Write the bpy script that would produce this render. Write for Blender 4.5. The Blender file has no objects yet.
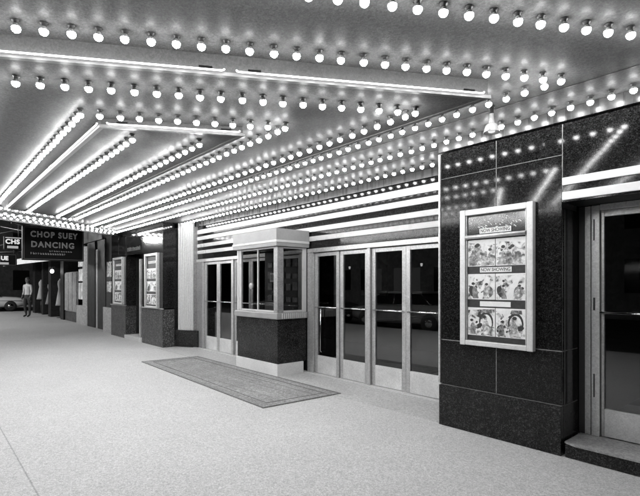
import bpy, bmesh, math, random
from mathutils import Vector, Matrix, Euler
R = math.radians
random.seed(7)
S = bpy.context.scene
COL = S.collection

# ------------------------------------------------------------------ camera
CAMH = 1.55
cd = bpy.data.cameras.new('camera'); cam = bpy.data.objects.new('camera', cd); COL.objects.link(cam)
cam.location = (0, 0, CAMH); cam.rotation_euler = (R(90), 0, R(49.0))
cd.sensor_width = 36; cd.lens = 460/640*36; cd.shift_y = 38/640; cd.clip_start = .05; cd.clip_end = 400
S.camera = cam
# ------------------------------------------------------------------ world: night
W = bpy.data.worlds.new('World'); S.world = W; W.use_nodes = True
wn = W.node_tree.nodes; wl = W.node_tree.links; wn.clear()
sky = wn.new('ShaderNodeTexSky'); sky.sky_type = 'NISHITA'; sky.sun_disc = False
sky.sun_elevation = R(-3); sky.sun_rotation = R(140)
bw = wn.new('ShaderNodeRGBToBW'); bg = wn.new('ShaderNodeBackground'); wo = wn.new('ShaderNodeOutputWorld')
wl.new(sky.outputs[0], bw.inputs[0]); wl.new(bw.outputs[0], bg.inputs[0]); wl.new(bg.outputs[0], wo.inputs[0])
bg.inputs[1].default_value = 0.05
S.view_settings.view_transform = 'Standard'; S.view_settings.look = 'None'
S.view_settings.gamma = 1; S.view_settings.use_curve_mapping = False
S.view_settings.exposure = 0.0
S.cycles.max_bounces = 8; S.cycles.diffuse_bounces = 4; S.cycles.glossy_bounces = 5; S.cycles.transparent_max_bounces = 12
S.cycles.sample_clamp_indirect = 12; S.cycles.caustics_reflective = False; S.cycles.caustics_refractive = False
BULB = 74.0

# ------------------------------------------------------------------ materials
MATS = {}
def mat(name, v=.5, rough=.5, metal=0, spec=.5, grain=0, gscale=60, blot=0, bscale=1.5, bump=0, emit=0, coat=0, streak=None, flecks=0):
    if name in MATS: return MATS[name]
    m = bpy.data.materials.new(name); m.use_nodes = True; N = m.node_tree.nodes; L = m.node_tree.links
    b = N['Principled BSDF']; b.inputs['Roughness'].default_value = rough; b.inputs['Metallic'].default_value = metal
    b.inputs['Specular IOR Level'].default_value = spec; b.inputs['Base Color'].default_value = (v, v, v, 1)
    b.inputs['Coat Weight'].default_value = coat; b.inputs['Coat Roughness'].default_value = .05
    if emit: b.inputs['Emission Color'].default_value = (1, 1, 1, 1); b.inputs['Emission Strength'].default_value = emit
    tc = N.new('ShaderNodeTexCoord')
    def noise(scale, detail, vec=None, rg=.6):
        n = N.new('ShaderNodeTexNoise'); n.inputs['Scale'].default_value = scale; n.inputs['Detail'].default_value = detail
        n.inputs['Roughness'].default_value = rg; L.new(vec or tc.outputs['Object'], n.inputs['Vector']); return n
    def remap(sock, lo, hi, a=.3, z=.7):
        r = N.new('ShaderNodeMapRange'); r.inputs[1].default_value = a; r.inputs[2].default_value = z
        r.inputs[3].default_value = lo; r.inputs[4].default_value = hi; L.new(sock, r.inputs[0]); return r.outputs[0]
    def mul(a, c):
        x = N.new('ShaderNodeMath'); x.operation = 'MULTIPLY'; L.new(a, x.inputs[0])
        if isinstance(c, (int, float)): x.inputs[1].default_value = c
        else: L.new(c, x.inputs[1])
        return x.outputs[0]
    fac = None
    if grain:
        def cells(sc):
            vo = N.new('ShaderNodeTexVoronoi'); vo.inputs['Scale'].default_value = sc; L.new(tc.outputs['Object'], vo.inputs['Vector'])
            sp = N.new('ShaderNodeSeparateColor'); L.new(vo.outputs['Color'], sp.inputs[0]); return sp.outputs[0]
        if flecks:      # polished stone: sparse light grains in a dark ground
            pw = N.new('ShaderNodeMath'); pw.operation = 'POWER'; pw.inputs[1].default_value = 6; L.new(cells(gscale), pw.inputs[0])
            pw2 = N.new('ShaderNodeMath'); pw2.operation = 'POWER'; pw2.inputs[1].default_value = 6; L.new(cells(gscale*2.2), pw2.inputs[0])
            ad = N.new('ShaderNodeMath'); L.new(pw.outputs[0], ad.inputs[0]); L.new(pw2.outputs[0], ad.inputs[1])
            fac = remap(ad.outputs[0], .45, .45+flecks, 0, 1)
        else: fac = mul(remap(cells(gscale), 1-grain*.6, 1+grain*.6, 0, 1), remap(cells(gscale*.45), 1-grain*.4, 1+grain*.4, 0, 1))
    if blot:
        g2 = noise(bscale, 5); f2 = remap(g2.outputs[0], 1-blot, 1+blot); fac = mul(fac, f2) if fac else f2
    if streak:   # (scale vector, amount)
        mp = N.new('ShaderNodeMapping'); mp.inputs['Scale'].default_value = streak[0]; L.new(tc.outputs['Object'], mp.inputs[0])
        g3 = noise(1, 3, mp.outputs[0]); f3 = remap(g3.outputs[0], 1-streak[1], 1+streak[1]); fac = mul(fac, f3) if fac else f3
        L.new(remap(g3.outputs[0], max(.03, rough-.1), rough+.12), b.inputs['Roughness'])
    if fac:
        cv = mul(fac, v); cc = N.new('ShaderNodeCombineColor'); [L.new(cv, cc.inputs[i]) for i in range(3)]
        L.new(cc.outputs[0], b.inputs['Base Color'])
    if blot and not streak:
        L.new(remap(g2.outputs[0], rough*.8, min(1, rough*1.25)), b.inputs['Roughness'])
    if bump:
        bp = N.new('ShaderNodeBump'); bp.inputs['Strength'].default_value = bump; bp.inputs['Distance'].default_value = .004
        g4 = noise(gscale*.8, 3); L.new(g4.outputs[0], bp.inputs['Height']); L.new(bp.outputs[0], b.inputs['Normal'])
    MATS[name] = m; return m
def emat(name, v, s):
    if name in MATS: return MATS[name]
    m = bpy.data.materials.new(name); m.use_nodes = True; N = m.node_tree.nodes; L = m.node_tree.links
    N.remove(N['Principled BSDF']); e = N.new('ShaderNodeEmission'); e.inputs[0].default_value = (v, v, v, 1); e.inputs[1].default_value = s
    L.new(e.outputs[0], N['Material Output'].inputs[0]); MATS[name] = m; return m
def glassmat(name='window_glass', tint=.6, k=2.4, rough=.0):
    m = bpy.data.materials.new(name); m.use_nodes = True; N = m.node_tree.nodes; L = m.node_tree.links
    N.remove(N['Principled BSDF'])
    lw = N.new('ShaderNodeLayerWeight'); lw.inputs[0].default_value = .5
    p = N.new('ShaderNodeMath'); p.operation = 'POWER'; p.inputs[1].default_value = 4; L.new(lw.outputs['Facing'], p.inputs[0])
    ma = N.new('ShaderNodeMath'); ma.operation = 'MULTIPLY_ADD'; ma.inputs[1].default_value = .6; ma.inputs[2].default_value = .045*k; ma.use_clamp = True
    L.new(p.outputs[0], ma.inputs[0])
    t = N.new('ShaderNodeBsdfTransparent'); t.inputs[0].default_value = (tint, tint, tint, 1)
    g = N.new('ShaderNodeBsdfGlossy'); g.inputs['Roughness'].default_value = rough
    mx = N.new('ShaderNodeMixShader'); L.new(ma.outputs[0], mx.inputs[0]); L.new(t.outputs[0], mx.inputs[1]); L.new(g.outputs[0], mx.inputs[2])
    L.new(mx.outputs[0], N['Material Output'].inputs[0]); MATS[name] = m; return m

def enamel(name, v, rough, f0, f90):
    m = mat(name, v, .55, 0, .10, grain=.35, gscale=130, blot=.15, bscale=2.2); N = m.node_tree.nodes; L = m.node_tree.links
    lw = N.new('ShaderNodeLayerWeight'); lw.inputs[0].default_value = .5
    p = N.new('ShaderNodeMath'); p.operation = 'POWER'; p.inputs[1].default_value = 4; L.new(lw.outputs['Facing'], p.inputs[0])
    ma = N.new('ShaderNodeMath'); ma.operation = 'MULTIPLY_ADD'; ma.inputs[1].default_value = f90; ma.inputs[2].default_value = f0; L.new(p.outputs[0], ma.inputs[0])
    g = N.new('ShaderNodeBsdfGlossy'); g.inputs['Roughness'].default_value = rough
    mx = N.new('ShaderNodeMixShader'); L.new(ma.outputs[0], mx.inputs[0]); L.new(N['Principled BSDF'].outputs[0], mx.inputs[1]); L.new(g.outputs[0], mx.inputs[2])
    L.new(mx.outputs[0], N['Material Output'].inputs[0]); return m
M_soffit = enamel('enamel_soffit', .12, .18, .001, .045)
M_panel = enamel('enamel_dropped_panel', .105, .18, .001, .045)
M_fascia = mat('painted_metal_fascia', .075, .45, 0, .2, grain=.25, gscale=120, blot=.1)
M_lip = mat('bright_metal_lip', .16, .4, .2, .3, grain=.06, gscale=200)
M_brushed = mat('brushed_metal', .045, .30, 0, .45, streak=((14, 14, .6), .35), grain=.2, gscale=120)
M_alu = mat('satin_aluminium', .50, .38, .55, .5, grain=.2, gscale=80, blot=.08, bscale=6)
M_alud = mat('worn_aluminium', .34, .42, .55, .5, grain=.25, gscale=80, blot=.12, bscale=6)
M_kick = mat('polished_kick_plate', .66, .4, .3, .5, grain=.15, gscale=120, blot=.15, bscale=3)
M_white = mat('white_enamel', .52, .3, 0, .5, grain=.05, gscale=200, blot=.04, bscale=5)
M_black = mat('black_glass_tile', .010, .085, 0, .22, grain=1.0, gscale=115, flecks=2.6, blot=.5, bscale=30)
M_granite = mat('black_granite', .015, .22, 0, .25, grain=1.0, gscale=95, flecks=3.2, blot=.3, bscale=5)
M_granite2 = mat('grey_granite', .04, .35, 0, .3, grain=.5, gscale=50, flecks=3.5, blot=.08, bscale=5)
M_joint = mat('light_mortar', .22, .7, grain=.3, gscale=100)
M_dark = mat('dark_interior', .006, .8, 0, .2, grain=.5, gscale=8)
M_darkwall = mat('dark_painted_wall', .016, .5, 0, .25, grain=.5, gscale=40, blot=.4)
M_neck = mat('bulb_neck_glass', .40, .4)
M_sock = mat('socket_shell', .07, .4, .2)
M_lampneck = mat('lamp_neck', .35, .4, .4)
M_bulb = emat('lit_bulb', 1, BULB)
M_neon = emat('lit_neon_tube', 1, 5)
M_glass = glassmat()
M_terr = mat('terrazzo_threshold', .5, .45, grain=.25, gscale=140, blot=.1)
M_mat = mat('rubber_floor_mat', .25, .75, 0, .2, grain=.5, gscale=80, blot=.15, streak=((.25, 55, 1), .4))
M_matd = mat('dark_mat_border', .13, .7, grain=.3, gscale=120)
M_paper = mat('poster_paper', .78, .5, grain=.06, gscale=60, blot=.05)
M_still = mat('film_still_print', .5, .5, grain=.25, gscale=70)
def _still():
    N = M_still.node_tree.nodes; L = M_still.node_tree.links; b = N['Principled BSDF']; tc = N.new('ShaderNodeTexCoord')
    n = N.new('ShaderNodeTexNoise'); n.inputs['Scale'].default_value = 13; n.inputs['Detail'].default_value = 5; n.inputs['Distortion'].default_value = .9; L.new(tc.outputs['Object'], n.inputs[0])
    r = N.new('ShaderNodeValToRGB'); e = r.color_ramp.elements; e[0].position = .34; e[0].color = (.03, .03, .03, 1); e[1].position = .62; e[1].color = (.8, .8, .8, 1)
    for p_, v_ in ((.40, .10), (.43, .38), (.47, .50), (.50, .70)): q = e.new(p_); q.color = (v_, v_, v_, 1)
    L.new(n.outputs[0], r.inputs[0]); L.new(r.outputs[0], b.inputs['Base Color'])
_still()
M_g1 = mat('print_grey_light', .45, .5, grain=.6, gscale=45, blot=.8, bscale=22)
M_g2 = mat('print_grey_mid', .2, .5, grain=.8, gscale=45, blot=.9, bscale=24)
M_g3 = mat('print_black', .03, .5, grain=.3, gscale=60)
M_chrome = mat('chrome', .75, .08, 1)
M_rubber = mat('tyre_rubber', .02, .7)
M_pave = None

# ------------------------------------------------------------------ mesh helpers
class MB:
    def __init__(s): s.bm = bmesh.new(); s.mats = []
    def mi(s, m):
        if m not in s.mats: s.mats.append(m)
        return s.mats.index(m)
    def poly(s, vs, m=None, smooth=False):
        f = s.bm.faces.new([s.bm.verts.new(v) for v in vs]); f.material_index = s.mi(m) if m else 0; f.smooth = smooth; return f
    def box(s, x0, x1, y0, y1, z0, z1, m=None, bev=0, M=None):
        if x0 > x1: x0, x1 = x1, x0
        if y0 > y1: y0, y1 = y1, y0
        if z0 > z1: z0, z1 = z1, z0
        r = bmesh.ops.create_cube(s.bm, size=1)['verts']
        for v in r: v.co = Vector((x0+(v.co.x+.5)*(x1-x0), y0+(v.co.y+.5)*(y1-y0), z0+(v.co.z+.5)*(z1-z0)))
        fs = set(f for v in r for f in v.link_faces); mi = s.mi(m) if m else 0
        for f in fs: f.material_index = mi
        if bev:
            es = list(set(e for v in r for e in v.link_edges))
            o = bmesh.ops.bevel(s.bm, geom=es, offset=bev, segments=2, affect='EDGES', profile=.6)
            for f in o['faces']: f.material_index = mi
            r = list(set(r) & set(s.bm.verts) | set(v for f in o['faces'] for v in f.verts)) if M else r
        if M:
            bmesh.ops.transform(s.bm, matrix=M, verts=[v for v in r if v.is_valid])
        return s
    def prism(s, pts, z0, z1, m=None):      # pts: list of (x,y)
        a = sum(pts[i][0]*pts[(i+1) % len(pts)][1]-pts[(i+1) % len(pts)][0]*pts[i][1] for i in range(len(pts)))
        if a < 0: pts = pts[::-1]
        lo = [s.bm.verts.new((p[0], p[1], z0)) for p in pts]; hi = [s.bm.verts.new((p[0], p[1], z1)) for p in pts]
        mi = s.mi(m) if m else 0; n = len(pts)
        fs = [s.bm.faces.new(lo[::-1]), s.bm.faces.new(hi)]+[s.bm.faces.new((lo[i], lo[(i+1) % n], hi[(i+1) % n], hi[i])) for i in range(n)]
        for f in fs: f.material_index = mi
        return s
    def lathe(s, prof, c=(0, 0, 0), n=16, m=None, axis='z', smooth=True):  # prof: (r,h)
        rings = []; mi = s.mi(m) if m else 0
        def P(r, h, a):
            x, y = r*math.cos(a), r*math.sin(a)
            q = {'z': (x, y, h), 'y': (x, h, y), 'x': (h, x, y)}[axis]
            return (q[0]+c[0], q[1]+c[1], q[2]+c[2])
        for r, h in prof:
            rings.append([s.bm.verts.new(P(0, h, 0))] if r < 1e-6 else [s.bm.verts.new(P(r, h, 2*math.pi*i/n)) for i in range(n)])
        for a, b in zip(rings, rings[1:]):
            for i in range(n):
                j = (i+1) % n
                if len(a) == 1 and len(b) == 1: continue
                if len(a) == 1: f = s.bm.faces.new((a[0], b[i], b[j]))
                elif len(b) == 1: f = s.bm.faces.new((a[j], a[i], b[0]))
                else: f = s.bm.faces.new((a[i], b[i], b[j], a[j]))
                f.smooth = smooth; f.material_index = mi
        for k in (0, -1):
            if len(rings[k]) > 1:
                f = s.bm.faces.new(rings[k]); f.material_index = mi
        return s
    def tube(s, pts, r, n=8, m=None, caps=True):
        pts = [Vector(p) for p in pts]; rr = r if isinstance(r, (list, tuple)) else [r]*len(pts); rings = []; mi = s.mi(m) if m else 0
        up = Vector((0, 0, 1))
        for i, p in enumerate(pts):
            t = (pts[min(i+1, len(pts)-1)]-pts[max(i-1, 0)]).normalized()
            u = up if abs(t.dot(up)) < .95 else Vector((1, 0, 0))
            a = t.cross(u).normalized(); b = t.cross(a).normalized()
            rings.append([s.bm.verts.new(p+(a*math.cos(2*math.pi*k/n)+b*math.sin(2*math.pi*k/n))*rr[i]) for k in range(n)])
        for a, b in zip(rings, rings[1:]):
            for k in range(n):
                f = s.bm.faces.new((a[k], a[(k+1) % n], b[(k+1) % n], b[k])); f.smooth = True; f.material_index = mi
        if caps:
            for q in (rings[0][::-1], rings[-1]): f = s.bm.faces.new(q); f.material_index = mi
        return s
    def build(s, name, m, parent=None, loc=(0, 0, 0)):
        bmesh.ops.recalc_face_normals(s.bm, faces=s.bm.faces[:])
        me = bpy.data.meshes.new(name); s.bm.to_mesh(me); s.bm.free()
        for x in (s.mats or [m]): me.materials.append(x)
        o = bpy.data.objects.new(name, me); COL.objects.link(o); o.location = loc
        if parent:
            o.parent = parent; 
        return o
def thing(name, label, cat, loc=(0, 0, 0), rz=0, group=None):
    o = bpy.data.objects.new(name, None); COL.objects.link(o); o.location = loc; o.rotation_euler = (0, 0, rz)
    o['label'] = label; o['category'] = cat
    if group: o['group'] = group
    return o
def tag(o, label, cat, group=None, kind=None):
    if label: o['label'] = label
    if cat: o['category'] = cat
    if group: o['group'] = group
    if kind: o['kind'] = kind
    return o
def bx(name, m, parent, *a, bev=0): return MB().box(*a, bev=bev).build(name, m, parent)
def sub(root, loc):   # express world coords in root's frame (no rotation used on these roots)
    return root
def copy_tree(o, parent=None, loc=None):
    c = o.copy(); COL.objects.link(c)
    if parent: c.parent = parent
    if loc: c.location = loc
    for ch in list(o.children): copy_tree(ch, c)
    return c
def neon_letters(txt, size, m, parent, loc, rot, sx=1, space=1, r=.006):
    return lettering(txt, size, m, parent, loc, rot, sx=sx, space=space, ext=0, outline=r)
def lettering(txt, size, m, parent, loc, rot, name='lettering', ext=.004, sx=1, align='CENTER', bold=0, space=1, outline=0):
    cu = bpy.data.curves.new(name, 'FONT'); cu.body = txt; cu.size = size; cu.extrude = ext; cu.align_x = align; cu.align_y = 'CENTER'; cu.offset = bold; cu.space_character = space
    if outline: cu.fill_mode = 'NONE'; cu.bevel_depth = outline; cu.bevel_resolution = 1; cu.resolution_u = 4
    o = bpy.data.objects.new(name, cu); COL.objects.link(o)
    dg = bpy.context.evaluated_depsgraph_get(); me = bpy.data.meshes.new_from_object(o.evaluated_get(dg))
    bpy.data.objects.remove(o); me.materials.clear(); me.materials.append(m)
    for p in me.polygons: p.material_index = 0
    q = bpy.data.objects.new(name, me); COL.objects.link(q); q.location = loc; q.rotation_euler = rot; q.scale = (sx, 1, 1); q.parent = parent
    return q
FRONT = (R(90), 0, 0)                 # text upright on a wall facing -Y
EAST = (R(90), 0, R(90))              # text upright on a plane facing +X
FY = 5.30                             # plane of the theatre's door wall
AY = 4.43                             # plane of the tiled wall with the poster case
CZ = 3.16                             # height of the marquee soffit

# ------------------------------------------------------------------ the ground
def pave_mat():
    m = mat('speckled_concrete', .46, .7, 0, .25, grain=.36, gscale=150, blot=.07, bscale=1.1, bump=.15)
    N = m.node_tree.nodes; L = m.node_tree.links; b = N['Principled BSDF']
    src = b.inputs['Base Color'].links[0].from_socket
    tc = N.new('ShaderNodeTexCoord'); sp = N.new('ShaderNodeSeparateXYZ'); L.new(tc.outputs['Object'], sp.inputs[0])
    def M(op, a, c=None, d=None):
        n = N.new('ShaderNodeMath'); n.operation = op
        for i, q in enumerate((a, c, d)):
            if q is None: continue
            if isinstance(q, (int, float)): n.inputs[i].default_value = q
            else: L.new(q, n.inputs[i])
        return n.outputs[0]
    # scored joints: two lengthways, cross joints only in the kerb band
    d1 = M('ABSOLUTE', M('SUBTRACT', sp.outputs[1], .66)); l1 = M('LESS_THAN', d1, .006)
    d3 = M('ABSOLUTE', M('SUBTRACT', sp.outputs[1], -.9)); l3 = M('LESS_THAN', d3, .006)
    xm = M('ABSOLUTE', M('SUBTRACT', M('PINGPONG', sp.outputs[0], 1.5), .75)); l2 = M('MULTIPLY', M('LESS_THAN', xm, .006), M('LESS_THAN', sp.outputs[1], .66))
    ln = M('MAXIMUM', M('MAXIMUM', l1, l3), l2)
    # coarse dark flecks and old gum spots
    vo = N.new('ShaderNodeTexVoronoi'); vo.inputs['Scale'].default_value = 1.6; L.new(tc.outputs['Object'], vo.inputs['Vector'])
    gum = M('MULTIPLY', M('LESS_THAN', vo.outputs['Distance'], .028), .55)
    nz = N.new('ShaderNodeTexNoise'); nz.inputs['Scale'].default_value = 70; nz.inputs['Detail'].default_value = 2; L.new(tc.outputs['Object'], nz.inputs['Vector'])
    fl = M('MULTIPLY', M('GREATER_THAN', nz.outputs[0], .66), .35)
    sm = M('MAXIMUM', M('MULTIPLY', ln, .38), M('MAXIMUM', gum, fl))
    mx = N.new('ShaderNodeMix'); mx.data_type = 'RGBA'; L.new(sm, mx.inputs['Factor']); L.new(src, mx.inputs['A']); mx.inputs['B'].default_value = (.06, .06, .06, 1)
    L.new(mx.outputs['Result'], b.inputs['Base Color'])
    return m
M_pave = pave_mat()
tag(MB().prism([(-33.5, -2.6), (14, -2.6), (14, 7), (-33.5, 7)], -.13, 0).build('sidewalk', M_pave), None, None, kind='structure')
tag(MB().box(-33.5, 14, -2.76, -2.602, -.3, -.004, bev=.012).build('kerb', mat('kerb_stone', .4, .6, grain=.3, gscale=60)), None, None, kind='structure')
M_asph = mat('asphalt', .05, .6, grain=.4, gscale=70, blot=.2, bump=.4)
tag(MB().box(-300, 300, -300, 300, -.5, -.14).build('road', M_asph), None, None, kind='structure')
tag(MB().prism([(-75, -2.6), (-43.5, -2.6), (-43.5, 20), (-75, 20)], -.139, 0).build('far_sidewalk', M_pave), None, None, kind='structure')

tag(MB().prism([(-11.28, 4.44), (-3.03, 4.44), (-3.03, 5.2), (-11.28, 5.2)], -.01, .004).build('entrance_floor', mat('entrance_terrazzo', .42, .5, 0, .4, grain=.35, gscale=90, blot=.1)), None, None, kind='structure')
# ------------------------------------------------------------------ marquee
# plan: elongated hexagon; near ends lie on lines .866X-.5Y=n, far ends on .866X+.5Y=-12.3-n
def xn(n, y): return (n+.5*y)/.866
def xm(n, y): return (-12.3-n-.5*y)/.866
def quad(n, y0, y1): return [(xm(n, y0), y0), (xn(n, y0), y0), (xn(n, y1), y1), (xm(n, y1), y1)]
mq = thing('theatre_marquee', 'long enamelled canopy with two stepped panels and neon edges over the sidewalk', 'marquee', (0, 0, 0))
YS, YW = -1.6, FY
MB().prism(quad(-1.95, YS, YW), CZ, CZ+.06).build('soffit', M_soffit, mq)
# outer sign fascia of the marquee, seen only from outside
fa = MB()
for (a, b) in [((xn(-1.95, YS), YS), (xn(-1.95, AY-.01), AY-.01)), ((xm(-1.95, YS), YS), (xn(-1.95, YS), YS)), ((xm(-1.95, AY+.1), AY+.1), (xm(-1.95, YS), YS))]:
    A, B = Vector(a+(0,)), Vector(b+(0,)); t = (B-A).normalized(); nn = Vector((t.y, -t.x, 0))*.08
    fa.prism([tuple(A.xy), tuple(B.xy), tuple((B+nn).xy), tuple((A+nn).xy)], CZ-.09, CZ+1.5)
fa.build('outer_fascia', M_fascia, mq)
def seams(n0, ya, yb, z, ys):
    m_ = MB()
    for y in ys: m_.box(xm(n0, y)+.05, xn(n0, y)-.05, y-.004, y+.004, z-.003, z-.0005)
    return m_.build('seam', M_sock, mq)
seams(-1.95, YS, YW, CZ, (3.95, 4.62))
BOX1 = (-3.27, .10, 3.34, CZ-.145); BOX2 = (-4.31, 1.19, 2.25, CZ-.22)
z1, z2 = BOX1[3], BOX2[3]
def stepbox(n, ya, yb, z0, z1_, nm):
    """dropped panel: a band of upright fascia, a bright lip round its foot and the underside"""
    p = quad(n, ya, yb)
    f = MB().prism(p, z0+.012, z1_).build(nm, M_fascia, mq)
    q = quad(n-.022, ya+.025, yb-.025)
    MB().prism(q, z0+.004, z0+.0118).build('underside', M_panel, f)
    lip = MB(); e = quad(n, ya, yb)
    o = quad(n+.012, ya-.012, yb+.012)
    for i in range(4):
        j = (i+1) % 4
        lip.prism([o[i], o[j], q[j], q[i]], z0-.006, z0+.02)
    lip.build('edge_lip', M_lip, f)
    return f
f1 = stepbox(*BOX1[:3], z1, CZ-.001, 'dropped_panel'); f2 = stepbox(*BOX2[:3], z2, z1+.003, 'inner_dropped_panel')
def neon(p, q, parent, z, label=None):
    p, q = Vector(p+(z,)), Vector(q+(z,)); t = (q-p).normalized()
    a = p+t*.018; b = q-t*.018
    o = MB().tube([a+Vector((0, 0, .012)), a+Vector((0, 0, .004))+t*.004, a+t*.02, b-t*.02, b+Vector((0, 0, .004))-t*.004, b+Vector((0, 0, .012))], .0062, 8).build('neon_tube', M_neon, mq)
    for u, w in ((a+t*.08, a+t*.17), (b-t*.17, b-t*.08)):
        MB().tube([u+Vector((0, 0, .016)), w+Vector((0, 0, .016))], .0075, 6).build('electrode_sleeve', mat('black_sleeve', .004, .6, 0, .1), o)
    return o
def along(n, y, off=0): return (xn(n, y), y)
nz = z1+.022
no = BOX1[0]+.028
neon(along(no, .12), along(no, 1.60), mq, nz); neon(along(no, 1.64), along(no, 3.30), mq, nz)
for xa, xb in ((xn(no, .10)-.1, -6.9), (-6.95, xm(no, .1)+.1)): neon((xa, .10-.026), (xb, .10-.026), mq, nz)
nz2 = z2+.022; no2 = BOX2[0]+.028
neon(along(no2, 1.21), along(no2, 2.23), mq, nz2)
for xa, xb in ((xn(no2, 1.19)-.03, -6.2), (-6.24, xm(no2, 1.19)+.1)): neon((xa, 1.19-.026), (xb, 1.19-.026), mq, nz2)

# ------------------------------------------------------------------ light bulbs
SP = .157
def line(p, q, sp=SP):
    p, q = Vector(p), Vector(q); L = (q-p).length; n = max(1, round(L/sp)); return [p+(q-p)*i/n for i in range(n+1)]
rows = []   # (label, group, [points], soffit z)
def obl(n, y0, y1, z, lab, grp, far=False):
    f = xm if far else xn
    rows.append((lab, grp, [Vector((v.x, v.y, z)) for v in line((f(n, y0), y0, 0), (f(n, y1), y1, 0))], z))
def par(y, xa, xb, z, lab, grp): rows.append((lab, grp, [Vector((v.x, v.y, z)) for v in line((xa, y, 0), (xb, y, 0))], z))
U1, U2 = z1+.004, z2+.004
obl(-2.436, -.85, 4.287-.15, CZ, 'lit bulb of the slanting row nearest the camera, on the plain soffit', 'bulbs of the outermost slanting row')
obl(-3.085, -.24, 3.68, CZ, 'lit bulb of the slanting row just outside the long neon edge', 'bulbs of the slanting row outside the panel')
obl(-3.557, .37, 3.067, U1, 'lit bulb of the slanting row between the long neon edge and the inner panel', 'bulbs of the slanting row under the dropped panel')
obl(-4.12, 1.0, 2.48, U1, 'lit bulb of the short slanting row against the end of the inner panel', 'bulbs of the short inner slanting row')
par(4.96, -3.35, -10.95, CZ, 'lit bulb of the row closest to the striped wall above the doors', 'bulbs of the row along the door wall')
par(4.287, xn(-2.436, 4.287), xm(-2.436, 4.287), CZ, 'lit bulb of the long row that runs past the tiled wall top', 'bulbs of the long row beside the tiled wall')
par(3.68, xn(-3.085, 3.68)-.12, xm(-3.085, 3.68)+.12, CZ, 'lit bulb of the row just outside the dark long edge of the dropped panel', 'bulbs of the row outside the panel on the wall side')
par(3.067, xn(-3.557, 3.067)-.1, xm(-3.557, 3.067)+.1, U1, 'lit bulb of the row just inside the wall-side edge of the dropped panel', 'bulbs of the row inside the panel on the wall side')
par(2.48, xn(-4.12, 2.48)-.12, xm(-4.12, 2.48)+.1, U1, 'lit bulb of the row beside the inner panel on its wall side', 'bulbs of the row beside the inner panel')
par(2.0, -4.05, -10.0, U2, 'lit bulb of the inner panel row that is nearer the wall', 'bulbs of the inner panel row nearer the wall')
par(1.47, -4.32, -9.75, U2, 'lit bulb of the inner panel row that is nearer the street', 'bulbs of the inner panel row nearer the street')
par(1.0, xn(-4.12, 1.0)-.12, xm(-4.12, 1.0)+.1, U1, 'lit bulb of the row beside the lit neon side of the inner panel', 'bulbs of the row beside the neon side of the inner panel')
nvis = len(rows)
par(.37, xn(-3.557, .37)-.12, xm(-3.557, .37)+.12, U1, 'lit bulb of the row inside the street-side edge of the dropped panel', 'bulbs of the row inside the panel on the street side')
for n, ya, yb, z in ((-4.12, 1.1, 2.4, U1), (-3.557, .45, 3.0, U1), (-3.085, -.24, 3.68, CZ), (-2.436, -.85, 4.2, CZ), (-2.10, -1.4, 4.3, CZ)):
    obl(n, ya, yb, z, 'lit bulb of the slanting rows at the far end of the marquee', 'bulbs at the far end of the marquee', far=True)
par(-.24, xn(-3.085, -.24)-.12, xm(-3.085, -.24)+.12, CZ, 'lit bulb over the street side of the sidewalk', 'bulbs of the street side rows')
par(-.85, xn(-2.436, -.85)-.12, xm(-2.436, -.85)+.12, CZ, 'lit bulb over the street side of the sidewalk', 'bulbs of the street side rows')
def project(p):
    a = R(90-49.0); sa, ca = math.cos(R(49)), math.sin(R(49))
    u = p.x*sa+p.y*ca; v = -p.x*ca+p.y*sa
    if v < .1: return None
    return 320+460*u/v, 286-460*(p.z-CAMH)/v, v
def globe_mb(mb, c, n, seg, r=.0255, drop=.052, m=None):
    t0 = .43; pr = [(r*math.sin(math.pi*(t0+(1-t0)*i/seg)) if i < seg else 0, c[2]-drop+r*math.cos(math.pi*(t0+(1-t0)*i/seg))) for i in range(seg+1)]
    mb.lathe(pr, (c[0], c[1], 0), n, m)
def neck_mb(mb, c, n, r=.0255, drop=.052, m=None):
    mb.lathe([(.0125, c[2]-.0215), (.0165, c[2]-.029), (.0215, c[2]-.036), (.0246, c[2]-.0445), (.0248, c[2]-.0465)], (c[0], c[1], 0), n, m)
def socket_mb(mb, c, n, m=None): mb.lathe([(.023, c[2]-.001), (.023, c[2]-.006), (.0165, c[2]-.008), (.015, c[2]-.021)], (c[0], c[1], 0), n, m)
cand = []; rest = []
for lab, grp, pts, z in rows:
    for p in pts:
        q = project(p+Vector((0, 0, -.05)))
        if q and -6 < q[0] < 646 and -6 < q[1] < 502: cand.append((q[2], lab, grp, p))
        else: rest.append(p)
cand.sort(key=lambda c: c[0])
for c in cand[298:]: rest.append(c[3])
near = cand[:298]
proto = None
gm = MB(); globe_mb(gm, (0, 0, 0), 16, 7); nm = MB(); neck_mb(nm, (0, 0, 0), 16); sm_ = MB(); socket_mb(sm_, (0, 0, 0), 14)
for v, lab, grp, p in near:
    if proto is None:
        proto = thing('light_bulb', lab, 'light bulb', p, 0, grp)
        gm.build('glass_globe', M_bulb, proto); nm.build('glass_neck', M_neck, proto); sm_.build('socket', M_sock, proto); o = proto
    else:
        o = copy_tree(proto, None, p)
    o['label'] = lab; o['group'] = grp; o.rotation_euler = (R(random.uniform(-4, 4)), R(random.uniform(-4, 4)), random.uniform(0, 6))
rb = MB(); rb.mi(M_bulb); rb.mi(M_sock)
for p in rest:
    globe_mb(rb, p, 9, 4, m=M_bulb); neck_mb(rb, p, 7, m=M_neck); socket_mb(rb, p, 6, m=M_sock)
o = rb.build('distant_light_bulbs', M_bulb); tag(o, 'mass of small lit bulbs running together at the far end of the marquee', 'light bulbs', kind='stuff')
print('bulbs', len(cand), len(rest))

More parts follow.
